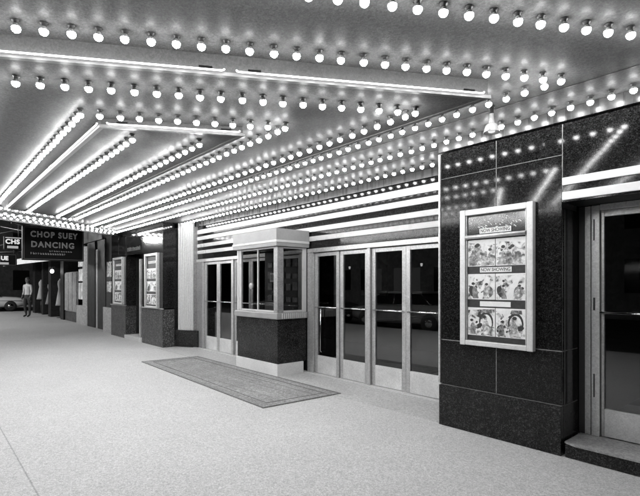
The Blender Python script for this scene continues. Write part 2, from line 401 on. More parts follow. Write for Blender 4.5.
# spotlight hanging from the soffit
sp_ = thing('hanging_spotlight', 'glass-shaded ceiling lamp on a dark cap hanging among the bulbs', 'spotlight', (-2.10, 3.86, CZ))
MB().lathe([(.03, 0), (.03, -.012), (.022, -.015), (.022, -.065), (.017, -.07)], n=16).build('cap', mat('black_plastic', .008, .4), sp_)
MB().lathe([(.019, -.068), (.02, -.12), (.024, -.15), (.022, -.155)], n=16).build('neck', mat('lamp_neck_glass', .3, .3), sp_)
MB().lathe([(.024, -.152), (.045, -.165), (.062, -.20), (.07, -.232), (.071, -.238), (.067, -.238), (.058, -.205), (.04, -.17)], n=24).build('reflector', mat('milky_shade', .45, .2, .2), sp_)
MB().lathe([(.02, -.165), (.034, -.19), (.036, -.21), (.028, -.232), (0, -.242)], n=16).build('lamp', emat('dim_lamp', 1, .9), sp_)

# ------------------------------------------------------------------ theatre front
tf = thing('theatre_building', 'theatre entrance front with white stripes over glass doors and black tiled wall', 'building', (0, 0, 0))
# door wall above the doors
wl_ = MB()
wl_.box(-11.3, -3.0, FY, FY+.25, 2.22, 3.04, bev=.004)
wl_.build('upper_wall', M_black, tf)
for i, (a, b) in enumerate(((2.845, 2.955), (2.695, 2.785), (2.515, 2.60), (2.35, 2.435))):
    bx('white_stripe', M_white, tf, -11.26, -3.04, FY-.022, FY-.001, a, b, bev=.006)
bx('metal_cornice', M_brushed, tf, -11.3, -3.0, FY-.03, FY+.1, 3.045, CZ-.002)
# tiled block wall A
T = MB(); g = .004
def tile(mb, x0, x1, z0, z1, y=AY, d=.03, m=None):
    mb.box(x0+g, x1-g, y, y+d, z0+g, z1-g, m=m, bev=.0025)
XL, XC, XR = -3.02, -2.36, -1.72
for z0, zz in ((.452, .95), (.95, 2.75), (2.75, 3.035)):
    tile(T, XL, XC, z0, zz); tile(T, XC, XR, z0, zz)
tile(T, XR, -.75, 2.31, 3.035); tile(T, -.75, 1.2, 2.31, 3.035)
for z0, zz in ((.452, .95), (.95, 2.27)):   # return into the exit recess and the side towards the doors
    T.box(XR-.03, XR, AY+.034, 4.80, z0+g, zz-g, bev=.0025)
    T.box(XL, XL+.03, AY+.034, FY-.07, z0+g, zz-g, bev=.0025)
T.box(XL, XL+.03, AY+.034, FY-.07, 2.27+g, 3.035, bev=.0025)
T.build('tile_cladding', M_black, tf)
B = MB(); B.box(XL+.034, XR-.034, AY+.031, 4.86, 0, 3.03); B.box(XR-.03, 1.3, AY+.034, 4.86, 2.34, 3.03); B.box(XC-.0035, XC+.0035, AY+.0015, AY+.030, .455, 3.03); B.box(XL+.004, XR-.004, AY+.0015, AY+.030, .9465, .9535); B.box(XL+.004, XR-.004, AY+.0015, AY+.030, 2.747, 2.753); B.box(XR-.0035, XR+.0035, AY+.0015, AY+.030, 2.32, 3.03); B.box(XL+.004, XR-.003, AY-.002, AY+.030, .448, .452)
B.box(XR-.028, XR-.0015, AY+.036, 4.79, .9465, .9535); B.box(XR-.028, XR+.001, AY+.036, 4.79, .4465, .4515); B.box(XL+.04, XL+.5, 4.861, FY+.1, 0, 3.03)
B.build('mortar_backing', M_joint, tf)
P_ = MB(); P_.box(XL, XR, AY-.035, AY+.025, .0, .448, bev=.004); P_.box(XR-.026, XR, AY+.026, 4.80, .0, .446, bev=.003); P_.box(XL, XL+.03, AY+.026, FY-.07, 0, .446, bev=.003)
P_.build('plinth', M_granite, tf)
bx('corner_trim', M_alu, tf, XL-.025, XL-.001, AY-.012, AY+.03, .46, 3.03, bev=.004)
for a, b in ((2.465, 2.535), (2.33, 2.405)):
    bx('white_stripe', mat('bright_stripe_enamel', .8, .35), tf, XR+.004, 1.15, AY-.02, AY-.001, a, b, bev=.005)
bx('metal_cornice', M_brushed, tf, XL-.01, 1.3, AY-.03, AY+.1, 3.045, CZ-.002)
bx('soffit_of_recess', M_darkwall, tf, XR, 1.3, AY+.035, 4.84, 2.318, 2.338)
# lobby behind the doors
lb = MB()
lb.box(-11.6, -2.9, 9.0, 9.1, 0, 3.1); lb.box(-11.7, -11.6, 5.6, 9.1, 0, 3.1); lb.box(-2.98, -2.9, 5.6, 9.1, 0, 3.1); lb.box(-11.6, -2.9, 5.6, 9, 2.9, 3.0); lb.box(-11.6, -2.9, FY+.1, 9, -.1, .006)
lb.box(-1.9, 1.4, 7.5, 7.6, 0, 2.6); lb.box(-2.0, -1.9, 4.9, 7.6, 0, 2.6); lb.box(-1.9, 1.4, 4.9, 7.5, 2.5, 2.6); lb.box(1.3, 1.4, 4.5, 7.6, 0, 2.6)
lb.build('lobby_shell', M_dark, tf)
# upper storeys
us = MB(); us.box(-15.4, 6, 4.62, 9, CZ+.3, 12); us.build('upper_storeys', mat('brick_wall', .25, .8, grain=.3, gscale=20), tf)

for x, z in ((-10.2, 1.3), (-8.6, 1.3), (-5.9, 1.25), (-4.4, 1.3)):
    bx('lobby_picture', mat('dim_picture', .12, .5, grain=.8, gscale=7, blot=.5, bscale=3), tf, x, x+.9, 8.95, 8.99, z, z+1.2)
for x in (-9.0, -6.6, -5.0, -3.6):  # small glows added as bright specks in the door glass
    MB().lathe([(0, -.04), (.02, -.03), (.03, .03), (0, .04)], (x, 8.9, 2.05), 12).build('added_glow_speck', emat('speck_glow', 1, 1.2), tf)
for x in (-9.6, -5.4):
    MB().tube([(x, 5.8, .95), (x, 8.2, .95)], .025, 8).build('lobby_rail', M_alud, tf)
def door(xa, xb, hinge, y=FY, z0=.015, z1_=2.13, kick=.33, bar=1.18, label=None, handle=False, swing=0, stile=.075):
    """one glass leaf: frame, pane, kick plate, push bar, in a local frame whose origin is the hinge"""
    w = xb-xa; d = bpy.data.objects.new('door', None); COL.objects.link(d); d.parent = tf
    d.location = (xa if hinge == 'l' else xb, y+.02, 0); s = 1 if hinge == 'l' else -1
    if label: d['label'] = label
    d.rotation_euler = (0, 0, swing)
    def X(t): return s*t
    f = MB(); st = stile
    f.box(X(.004), X(st), -.022, .022, z0, z1_, bev=.003); f.box(X(w-st), X(w-.004), -.022, .022, z0, z1_, bev=.003)
    f.box(X(st+.001), X(w-st-.001), -.020, .020, z1_-.06, z1_-.001, bev=.003)
    f.build('door_frame', M_alu, d)
    bx('kick_plate', M_kick, d, X(st+.001), X(w-st-.001), -.024, .02, z0+.004, kick, bev=.003)
    bx('glass_pane', M_glass, d, X(st+.001), X(w-st-.001), -.003, .003, kick+.001, z1_-.061)
    pb = MB(); pb.tube([(X(st-.03), -.045, bar), (X(w-st+.03), -.045, bar)], .011, 10)
    pb.tube([(X(st-.02), -.02, bar), (X(st-.02), -.05, bar)], .012, 8); pb.tube([(X(w-st+.02), -.02, bar), (X(w-st+.02), -.05, bar)], .012, 8)
    pb.build('push_bar', M_chrome, d)
    if handle:
        MB().tube([(X(.14+.05), -.03, bar-.02), (X(.14+.05), -.05, bar-.04), (X(.14+.05), -.05, .42), (X(.14+.05), -.03, .4)], .009, 8).build('pull_handle', M_chrome, d)
    return d
fr = MB()
# frames: jambs, mullions and head of both door groups
for xa, xb in ((-6.40, -6.235), (-4.935, -4.875), (-3.535, -3.46)):
    fr.box(xa, xb, FY-.04, FY+.08, 0, 2.14, bev=.005)
fr.box(-6.40, -3.02, FY-.045, FY+.08, 2.142, 2.215, bev=.005)
fr.box(-10.50, -10.42, FY-.04, FY+.08, 0, 2.14, bev=.005); fr.box(-9.075, -9.005, FY-.04, FY+.08, 0, 2.14, bev=.005); fr.box(-7.68, -7.62, FY-.04, FY+.08, 0, 2.14, bev=.005)
fr.box(-10.9, -7.62, FY-.045, FY+.08, 2.142, 2.215, bev=.005)
fr.build('door_surround', M_alu, tf)
bx('jamb_panel', M_alud, tf, -10.9, -10.503, FY-.03, FY+.05, 0, 2.14, bev=.004)
bx('jamb_panel', M_alud, tf, -3.455, -3.02, FY-.02, FY+.05, 0, 2.14, bev=.004)
door(-6.232, -5.587, 'l', handle=True, swing=R(-1.5)); door(-5.583, -4.938, 'r')
door(-4.872, -4.207, 'l', swing=R(1)); door(-4.203, -3.538, 'r')
door(-10.415, -9.748, 'l'); door(-9.744, -9.078, 'r'); door(-9.002, -8.342, 'l'); door(-8.338, -7.683, 'r')
tm = MB(); tm.box(-7.62, -6.40, FY, FY+.2, 0, 2.215); tm.build('wall_behind_booth', M_darkwall, tf)
bx('threshold', M_terr, tf, -10.9, -3.03, FY-.12, FY+.06, .001, .013, bev=.003)
# exit door at the right, up one step
RY = 4.85
fr = MB(); fr.box(-1.665, -1.615, RY-.035, RY+.05, .135, 2.31, bev=.004); fr.box(-1.605, -1.535, RY-.045, RY+.05, .135, 2.31, bev=.005)
fr.box(-1.534, 1.2, RY-.04, RY+.05, 2.262, 2.315, bev=.004); fr.box(-.70, -.62, RY-.04, RY+.05, .135, 2.26, bev=.004); fr.box(.25, .33, RY-.04, RY+.05, .135, 2.26, bev=.004)
fr.build('door_surround', mat('recess_lightened_aluminium', .78, .4, .4, .5, grain=.15, gscale=80), tf)  # light put into the colour: frame metal paled against the recess shade
fr = MB(); fr.box(-1.719, -1.667, RY-.03, RY+.04, .135, 2.31); fr.box(-1.587, -1.575, RY-.048, RY-.044, 1.98, 2.18); fr.box(-1.587, -1.575, RY-.048, RY-.044, .5, .72); fr.box(-1.587, -1.572, RY-.052, RY-.044, 1.32, 1.44)
fr.build('hinge_strip', M_sock, tf)
door(-1.532, -.703, 'r', y=RY-.02, z0=.14, z1_=2.26, kick=.40, bar=1.30, stile=.03); door(-.617, .247, 'l', y=RY-.02, z0=.14, z1_=2.26, kick=.40, bar=1.30, stile=.05)
st = thing('exit_step', 'granite step with a light tread below the exit door', 'step', (-1.70, AY, 0))
bx('riser', M_granite, st, 0.015, 2.9, -.03, .40, .002, .118, bev=.004)
MB().prism([(-.0, .0), (.10, -.045), (2.9, -.045), (2.9, .40), (.0, .40)], .119, .135).build('tread', mat('worn_tread', .30, .6, grain=.4, gscale=90, blot=.2), st)

# fluted white pilaster in the corner by the far doors
def fluted(p, q, z0, z1_, n, depth, mb):
    p, q = Vector(p), Vector(q); t = (q-p)/n; nn = Vector((t.y, -t.x)).normalized()
    pts = []
    for i in range(n):
        for k in range(6):
            a = k/6; pts.append(tuple(p+t*(i+a)+nn*(math.sin(math.pi*a)*depth)))
    pts.append(tuple(q)); pts += [tuple(q-nn*.05), tuple(p-nn*.05)]
    mb.prism(pts, z0, z1_)
m_ = MB(); fluted((-11.26, 4.98), (-10.84, 5.20), .43, 3.15, 7, .03, m_); m_.build('fluted_pilaster', mat('pilaster_enamel', .50, .4, 0, .4, grain=.15, gscale=90), tf)
MB().prism([(-11.29, 4.93), (-10.70, 5.24), (-10.70, 5.4), (-11.29, 5.4)], 0, .425).build('pilaster_base', M_granite, tf)
bx('pilaster_return', M_alud, tf, -10.83, -10.80, 5.19, FY-.001, .43, 3.04)

# ------------------------------------------------------------------ ticket booth
BX0, BX1, BY = -7.74, -6.42, 4.62
tb = thing('ticket_booth', 'ticket booth with dark panel, pale ledge and windows between the two door groups', 'ticket booth', (0, 0, 0))
M_cream = mat('pale_enamel_fascia', .27, .35, 0, .5, grain=.08, gscale=150, blot=.1, bscale=4)
MB().box(BX0-.02, BX1+.02, BY-.02, FY-.125, 0, .205, bev=.006).build('base', mat('white_terrazzo', .68, .45, grain=.15, gscale=150, blot=.08), tb)
MB().box(BX0, BX1, BY, FY-.05, .207, .975, bev=.004).build('lower_panel', M_granite, tb)
MB().box(BX0-.04, BX1+.05, BY-.05, FY-.05, .977, 1.085, bev=.012).build('counter_ledge', M_cream, tb)
rib = MB()
for i in range(12): rib.box(BX1+.051, BX1+.063, BY+.05+i*.045, BY+.05+i*.045+.018, .985, 1.078, bev=.002)
rib.build('ribbed_grille', M_white, tb)
wf = MB()
Z0, Z1 = 1.087, 2.235
for xa, xb in ((BX0, BX0+.06), (BX0+.09, BX0+.14), (-7.055, -7.03)):
    wf.box(xa, xb, BY-.01 if xb-xa > .04 else BY, BY+.04, Z0, Z1, bev=.004)
wf.box(BX0+.06, BX0+.09, BY, BY+.03, Z0, Z1)
wf.box(BX0+.141, -6.53, BY+.002, BY+.035, Z0, Z0+.035, bev=.003); wf.box(BX0+.141, -6.53, BY+.002, BY+.035, Z1-.03, Z1, bev=.003)
wf.box(BX1-.035, BX1, BY+.125, FY-.10, Z0, Z0+.035, bev=.003); wf.box(BX1-.035, BX1, BY+.125, FY-.10, Z1-.03, Z1, bev=.003)
wf.box(BX1-.04, BX1+.01, FY-.135, FY-.05, Z0, Z1, bev=.005)
wf.build('window_frame', M_white, tb)
MB().box(-6.529, BX1+.005, BY-.008, BY+.12, Z0, Z1, bev=.006).build('corner_post', M_alud, tb)
bx('window_pane', M_glass, tb, BX0+.142, -6.53, BY+.014, BY+.02, Z0+.036, Z1-.031)
bx('window_pane', M_glass, tb, BX1-.02, BX1-.014, BY+.126, FY-.136, Z0+.036, Z1-.031)
cn = MB(); cn.prism([(BX0-.05, BY-.07), (BX1+.06, BY-.07), (BX1+.06, FY-.03), (BX0-.05, FY-.03)], 2.237, 2.535)
cn.build('booth_fascia', M_cream, tb)
bx('fascia_band', M_white, tb, BX0-.06, BX1+.07, BY-.08, FY-.03, 2.30, 2.34, bev=.004)
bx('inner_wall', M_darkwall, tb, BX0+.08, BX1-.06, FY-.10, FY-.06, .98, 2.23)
w_ = MB(); rnd = random.Random(12)
for i in range(5):
    for j in range(4): w_.box(BX0+.2+i*.2, BX0+.34+i*.2, FY-.112, FY-.101, 1.25+j*.22, 1.25+j*.22+rnd.uniform(.08, .17))
w_.build('ticket_rack', mat('rack_card', .13, .6, grain=.6, gscale=20), tb)
gr = MB(); gr.lathe([(.0, -.006), (.055, -.006), (.06, 0), (.06, .012), (0, .012)], (0, 0, 0), 20, axis='y')
gr.build('speaking_grille', M_alud, tb, (-7.27, BY+.004, 1.55))
MB().box(-7.40, -7.12, BY-.02, BY+.012, 1.088, 1.10, bev=.003).build('coin_tray', M_alud, tb)
# inside: ticket machine and a price card
tk = thing('ticket_machine', 'small ticket machine on the counter inside the booth', 'ticket machine', (-6.95, 4.92, 1.086))
MB().box(-.16, .16, -.1, .1, 0, .12, bev=.015).build('body', M_alud, tk)
MB().box(-.13, .13, -.09, .09, .121, .135, bev=.004).build('top_plate', M_chrome, tk)
pc = MB().box(-6.72, -6.60, BY+.05, BY+.054, 1.62, 1.78).build('price_card', M_paper); tag(pc, 'small white price card behind the booth window', 'card')
l_ = MB()
for i in range(5): l_.box(-6.705+i*.02, -6.695+i*.02, BY+.048, BY+.0495, 1.65, 1.75)
l_.build('printed_line', M_g3, pc)

# ------------------------------------------------------------------ poster cases
def ell(mb, cx, cz, rx, rz, y, m, n=14, rot=0):
    pts = []
    for i in range(n):
        a = 2*math.pi*i/n; u, v = rx*math.cos(a), rz*math.sin(a)
        pts.append((cx+u*math.cos(rot)-v*math.sin(rot), y, cz+u*math.sin(rot)+v*math.cos(rot)))
    mb.poly(pts, m)
def figure(mb, x, z, h, y, dark, rnd):
    """a little printed person: body, arms, face and hair, as flat print"""
    body = M_g2 if dark else M_g1
    w = h*.2
    lean = rnd.uniform(-.25, .25)*h
    mb.poly([(x-w, y, z), (x+w, y, z), (x+w*.8+lean*.5, y, z+h*.55), (x+w*.45+lean*.7, y, z+h*.72), (x-w*.45+lean*.7, y, z+h*.72), (x-w*.9+lean*.5, y, z+h*.5)], body)
    ax = rnd.choice((-1, 1))
    mb.poly([(x+lean*.6, y-.0002, z+h*.62), (x+lean*.6+ax*h*.32, y-.0002, z+h*rnd.uniform(.35, .6)), (x+lean*.6+ax*h*.34, y-.0002, z+h*.34), (x+lean*.5, y-.0002, z+h*.48)], M_g2)
    ell(mb, x+lean*.8, z+h*.84, h*.09, h*.12, y-.0004, M_g1)
    ell(mb, x+lean*.8-ax*.012*h/.15, z+h*.91, h*.11, h*.085, y-.0006, M_g3)
def photo(parent, x0, x1, z0, z1_, y, seed, kind=0):
    rnd = random.Random(seed); mb = MB(); mb.mi(M_paper)
    w, h = x1-x0, z1_-z0
    mb.box(x0, x1, y, y+.003, z0, z1_, M_paper); mb.poly([(x0+.004, y-.0002, z0+.004), (x1-.004, y-.0002, z0+.004), (x1-.004, y-.0002, z0+h*(.97 if kind else .8)), (x0+.004, y-.0002, z0+h*.9)], M_still)
    for i in range(16):
        ell(mb, rnd.uniform(x0+.03, x1-.03), z0+h*rnd.uniform(.08, .8), w*rnd.uniform(.02, .07), h*rnd.uniform(.02, .07), y-.0003-.00002*i, rnd.choice((M_g1, M_g1, M_g2, M_g3)), n=9, rot=rnd.uniform(0, 3))
    if kind == 0:
        mb.poly([(x0+.01, y-.0006, z0+.01), (x1-.01, y-.0006, z0+.01), (x1-.01, y-.0006, z0+h*.32), (x0+w*.5, y-.0006, z0+h*.42), (x0+.01, y-.0006, z0+h*.3)], M_g1)
        for i in range(4):
            ell(mb, rnd.uniform(x0+.05, x1-.05), z0+h*rnd.uniform(.2, .6), w*rnd.uniform(.05, .12), h*rnd.uniform(.04, .1), y-.0008-.0001*i, rnd.choice((M_g1, M_g2)), rot=rnd.uniform(0, 3))
        for i in range(3):
            figure(mb, x0+w*(.2+.28*i+rnd.uniform(-.05, .05)), z0+.012, h*rnd.uniform(.6, .85), y-.0014-.0009*i, rnd.random() < .45, rnd)
    elif kind == 1:
        mb.poly([(x0+w*.3, y-.0008, z0+.01), (x0+w*.55, y-.0008, z0+.01), (x0+w*.85, y-.0008, z0+h*.85), (x0+w*.7, y-.0008, z0+h*.9)], M_paper)
        ell(mb, x0+w*.2, z0+h*.3, w*.14, h*.25, y-.001, M_g3, rot=.5); ell(mb, x0+w*.78, z0+h*.3, w*.16, h*.22, y-.0012, M_g2)
        for i in range(2): figure(mb, x0+w*(.3+.4*i), z0+.012, h*rnd.uniform(.5, .75), y-.0016-.0009*i, i == 0, rnd)
    else:
        ell(mb, x0+w*.68, z0+h*.5, w*.26, h*.36, y-.0006, M_g3, n=18); ell(mb, x0+w*.68, z0+h*.44, w*.21, h*.33, y-.0008, M_still, n=18)
        mb.poly([(x0+w*.5, y-.0009, z0+h*.82), (x0+w*.9, y-.0009, z0+h*.82), (x0+w*.88, y-.0009, z0+h*.95), (x0+w*.55, y-.0009, z0+h*.95)], M_g2)
        for i in range(4): ell(mb, x0+w*rnd.uniform(.08, .92), z0+h*rnd.uniform(.1, .4), w*rnd.uniform(.03, .09), h*rnd.uniform(.06, .16), y-.001-.0001*i, rnd.choice((M_g1, M_g2, M_g3)), rot=rnd.uniform(0, 3))
        figure(mb, x0+w*.68, z0+.012, h*.7, y-.002, False, rnd); figure(mb, x0+w*.2, z0+.012, h*.55, y-.0028, True, rnd)
    return mb.build('photograph', M_paper, parent)
def title_card(parent, x0, x1, z0, z1_, y, txt):
    c = MB().box(x0, x1, y, y+.004, z0, z1_, bev=.001).build('title_card', M_paper, parent)
    if txt:
        lettering(txt, (z1_-z0)*.92, M_g3, c, ((x0+x1)/2, y-.0006, (z0+z1_)/2), FRONT, ext=.0004, sx=min(1.35, (x1-x0)*.93/((z1_-z0)*.92*len(txt)*.70)), bold=.0006)
    return c
pc = thing('poster_case', 'large white-framed case with three rows of film stills on the black tiled wall', 'poster case', (-2.35, AY, 0), 0, 'display cases of film stills')
hx = .39; zb, zt = .925, 2.355; fw = .062; yy = -.062
f = MB()
f.box(-hx, -hx+fw, yy, -.001, zb, zt, bev=.008); f.box(hx-fw, hx, yy, -.001, zb, zt, bev=.008)
f.box(-hx+fw, hx-fw, yy+.002, -.001, zt-fw, zt-.002, bev=.008); f.box(-hx+fw, hx-fw, yy+.002, -.001, zb+.002, zb+fw*.85, bev=.008)
fo = f.build('frame', mat('cream_frame', .66, .35, .15, .5, grain=.1, gscale=150, blot=.1, bscale=8), pc)
ib = MB()
for s in (-1, 1): ib.box(s*(hx-fw)-.006*s, s*(hx-fw-.016), yy+.012, -.01, zb+.05, zt-.065, bev=.003)
ib.build('inner_bead', M_alu, fo)
ix = hx-fw-.018
bx('backing', M_g3, pc, -ix, ix, -.03, -.012, zb+.055, zt-.065)
# glossy header strip, leaning so that it mirrors the bulbs
hm = MB(); ha, hb = 2.09, 2.275
hm.poly([(-ix, -.036, ha), (ix, -.036, ha), (ix, -.034, hb), (-ix, -.034, hb)]); hm.build('header_strip', mat('black_header_glass', .015, .12, 0, .9, grain=.5, gscale=60), pc)
hp = MB(); rnd = random.Random(3)
for i in range(46):
    ell(hp, rnd.uniform(-ix+.03, ix-.03), rnd.uniform(ha+.035, hb-.012), rnd.uniform(.006, .016), .004, -.0375, M_paper, n=8, rot=rnd.uniform(-.9, .2))
hp.build('header_dots', M_paper, pc)  # small pale dots scattered over the header strip
MB().tube([(-ix-.012, -.058, 2.062), (ix+.012, -.058, 2.062)], .021, 14).build('roller_bar', M_alu, pc)
title_card(pc, -.17, .17, 2.092, 2.145, -.044, 'NOW SHOWING')
for z0, zz, kd in ((1.755, 2.03, 0), (1.41, 1.675, 1), (1.035, 1.325, 2)):
    photo(pc, -ix+.002, -.0035, z0, zz, -.036, int(z0*100), kd); photo(pc, .0035, ix-.002, z0, zz, -.036, int(z0*100)+5, kd)
title_card(pc, -.17, .17, 1.69, 1.742, -.036, 'NOW SHOWING'); title_card(pc, -.17, .16, 1.34, 1.392, -.036, None)

def small_case(x0, x1, z0, zz, y, lab, seed):
    c = thing('poster_case', lab, 'poster case', ((x0+x1)/2, y, 0), 0, 'display cases of film stills')
    h = (x1-x0)/2; f = MB(); w = .07
    f.box(-h, -h+w, -.08, -.001, z0, zz, bev=.008); f.box(h-w, h, -.08, -.001, z0, zz, bev=.008)
    f.box(-h+w, h-w, -.078, -.001, zz-w, zz-.002, bev=.008); f.box(-h+w, h-w, -.078, -.001, z0+.002, z0+w*.8, bev=.008)
    f.build('frame', M_alu, c); bx('backing', M_g3, c, -h+w, h-w, -.03, -.002, z0+.06, zz-.08)
    a, b = z0+.08, zz-.34; n = 3; dz = (b-a)/n
    for i in range(n): photo(c, -h+w+.02, h-w-.02, a+i*dz+.02, a+(i+1)*dz-.05, -.036, seed+i, (2, 1, 0)[i])
    title_card(c, -h+w+.12, h-w-.12, b+.08, b+.14, -.036, 'NOW SHOWING')
    return c
CY = 4.60
small_case(-12.38, -11.50, .97, 2.40, CY, 'narrow case of film stills on the dark wall beside the white fluted pilaster', 41)
small_case(-15.05, -14.16, .99, 2.42, CY, 'narrow case of film stills left of the dark recessed doorway', 61)

# ------------------------------------------------------------------ dark shop front beyond the pilaster
cf = thing('polished_shop_building', 'dark polished shop front with pale granite base and recessed doorway beyond the theatre doors', 'building', (0, 0, 0))
w_ = MB()
for xa, xb in ((-12.72, -11.3), (-15.42, -14.05)):
    for xx, x2 in (((xa, (xa+xb)/2), ((xa+xb)/2, xb))[0:2] if xb-xa > 1.36 else ((xa, xb),)):
        w_.box(xx+.003, x2-.003, CY, CY+.3, .985, 3.30, bev=.003)
w_.box(-14.047, -12.723, CY, CY+.3, 2.45, 3.30, bev=.003); w_.box(-15.42, -11.31, CY+.001, CY+.3, 3.303, 4.4)
w_.box(-11.33, -11.303, CY+.301, FY, .43, 3.03, bev=.003)
w_.build('polished_wall', M_black, cf)
for a, b in ((-12.72, -11.3), (-15.42, -14.05)): bx('granite_base', M_granite2, cf, a, b, CY-.01, CY+.3, 0, .955, bev=.004)
bx('side_base', M_granite, cf, -11.33, -11.301, CY+.301, 4.93, 0, .427)
for a, b in ((-12.72, -11.29), (-15.42, -14.05)): bx('ledge', M_alud, cf, a, b, CY-.035, CY+.02, .957, .983, bev=.003)
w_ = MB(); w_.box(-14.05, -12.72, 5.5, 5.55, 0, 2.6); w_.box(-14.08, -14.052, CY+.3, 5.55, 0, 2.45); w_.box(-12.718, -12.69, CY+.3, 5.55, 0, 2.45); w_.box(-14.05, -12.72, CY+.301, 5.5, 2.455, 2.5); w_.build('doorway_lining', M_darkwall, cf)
dj = bpy.data.objects.new('door', None); COL.objects.link(dj); dj.parent = cf; dj.location = (-13.95, 5.2, 0)
m_ = MB(); m_.box(0, .07, -.02, .02, .13, 2.2, bev=.003); m_.box(1.08, 1.15, -.02, .02, .13, 2.2, bev=.003); m_.box(.071, 1.079, -.02, .02, 2.1, 2.2); m_.box(.071, 1.079, -.02, .02, .13, .4); m_.build('door_frame', M_alud, dj)
bx('glass_pane', M_glass, dj, .071, 1.079, -.003, .003, .401, 2.099)
bx('door_post', M_alu, cf, -13.02, -12.93, CY+.02, CY+.1, .12, 2.30, bev=.004)
bx('doorstep', M_terr, cf, -14.045, -12.725, CY-.05, 5.19, .001, .115, bev=.006)
w_ = MB(); rnd = random.Random(5); x = -13.9
while x < -12.85:
    w = rnd.uniform(.05, .1); w_.box(x, x+w, CY-.012, CY-.001, 2.56, 2.56+rnd.uniform(.08, .11)); x += w+.03
w_.build('raised_mark', M_granite2, cf)

# ------------------------------------------------------------------ far shops
fs = thing('far_shop_row', 'row of dim shop fronts with dark piers beyond the marquee', 'building', (0, 0, 0))
for q in ((-18.05, -17.1, 4.9, 5.6, 0, 3.2), (-19.4, -18.4, 4.9, 5.6, 0, 3.2), (-24.2, -23.6, 4.95, 5.6, 0, 3.2), (-26.9, -26.3, 4.95, 5.6, 0, 3.2), (-28.9, -28.5, 5.0, 5.6, 0, 3.2), (-31.2, -30.5, 4.95, 8, 0, 3.2)):
    bx('pier', M_darkwall, fs, *q)
bx('upper_wall', M_darkwall, fs, -31.2, -15.44, 4.84, 9, 3.21, 9)
bx('light_strip', M_alu, fs, -18.38, -18.07, 4.93, 5.2, 0, 2.9, bev=.01)
m_ = MB(); fluted((-20.1, 4.93), (-19.45, 4.93), 0, 3.1, 4, .05, m_); m_.build('pale_column', mat('stone_column', .42, .6, grain=.3, gscale=30), fs)
bx('wall_recess', M_darkwall, fs, -30.5, -15.44, 5.62, 5.7, 0, 3.2)
bx('stall_base', M_granite2, fs, -23.5, -21.3, 5.0, 5.4, 0, .40); bx('stall_base', mat('pale_stone_base', .35, .6, grain=.3, gscale=30), fs, -21.28, -20.15, 4.95, 5.4, 0, .75)
m_ = MB()
for i in range(3): m_.box(-23.4+i*.69, -22.78+i*.69, 4.96, 5.0, .46, 2.12, bev=.01)
m_.box(-23.46, -21.32, 5.005, 5.04, .42, 2.16); m_.build('panelled_shutter', mat('weathered_panel', .28, .6, grain=.3, gscale=25, blot=.25, bscale=4), fs)
bx('transom', M_darkwall, fs, -23.46, -20.15, 5.0, 5.1, 2.9, 3.2)
M_lit = mat('lit_display', .5, .6, emit=.16, grain=.7, gscale=5, blot=.6, bscale=3)
for q in ((-21.2, -20.2, 2.35, 2.72), (-21.15, -20.25, 1.75, 2.25), (-21.15, -20.5, 1.0, 1.68)): bx('lit_notice', M_lit, fs, q[0], q[1], 5.0, 5.04, q[2], q[3])
for q in ((1.85, 2.35), (1.35, 1.7)): bx('wall_poster', M_still, fs, -16.25, -15.75, 4.7, 4.72, q[0], q[1])
bx('poster_board', M_darkwall, fs, -16.4, -15.5, 4.725, 4.8, .85, 3.2); bx('low_wall', mat('pale_stone_base', .35), fs, -16.6, -15.44, 4.68, 5.3, 0, .84)
for a_ in (-26.2, -28.4, -30.4): bx('shop_window', mat('dim_window', .06, .15, emit=.05, blot=.6, bscale=3), fs, a_, a_+1.7, 5.45, 5.5, .5, 2.4)
for x, z0, zz, w in ((-27.4, .7, 1.75, .5), (-29.9, .9, 1.9, .45), (-25.2, .7, 1.9, .42)):
    t = thing('dress_form', {-27.4: 'pale draped dress form in the far shop window beside the dark pier', -29.9: 'pale dress form at the last shop window by the street corner', -25.2: 'slim pale dress form beside the panelled shutter'}[x], 'dress form', (x, 5.15, 0), 0, 'dress forms in the far windows')
    MB().lathe([(w*.5, z0-.1), (w*.45, z0), (w*.2, (z0+zz)/2+.1), (w*.28, zz-.25), (w*.24, zz-.12), (.05, zz-.06), (.04, zz)], n=14).build('draped_dress', mat('pale_cloth', .35, .8), t)
    MB().lathe([(.02, .02), (.02, z0-.1)], n=8).build('stand_pole', M_sock, t); MB().lathe([(.16, .002), (.16, .02), (.03, .03)], n=14).build('stand_base', M_sock, t)
gl = thing('globe_lamp', 'small glowing round lamp on a bracket by the far shop window', 'lamp', (-24.95, 4.75, 2.25))
MB().lathe([(0, -.09), (.06, -.07), (.085, 0), (.06, .07), (.03, .09)], n=16).build('globe', emat('lamp_globe', 1, 9), gl)
MB().tube([(0, 0, .085), (0, 0, .2), (0, .12, .22)], .02, 8).build('bracket', M_sock, gl)
for k, x in enumerate((-22.0, -30.5)):  # two lamps added out of view to light the far sidewalk
    t = thing('added_street_lamp', 'added out-of-view kerbside lamp with a bright globe, ' + ('just past the marquee end' if k == 0 else 'near the street corner'), 'street lamp', (x, -2.35, 0), 0, 'added street lamps on the kerb')
    MB().lathe([(.16, 0), (.16, .25), (.09, .4), (.07, 1.0), (.05, 4.4), (.08, 4.45), (.10, 4.55)], n=16).build('post', M_sock, t)
    MB().lathe([(.09, 4.55), (.2, 4.65), (.24, 4.82), (.2, 5.0), (.08, 5.1), (0, 5.12)], n=20).build('globe', emat('added_lamp_globe', 1, 560), t)
    MB().lathe([(.10, 5.11), (.05, 5.2), (0, 5.3)], n=12).build('cap', M_sock, t)
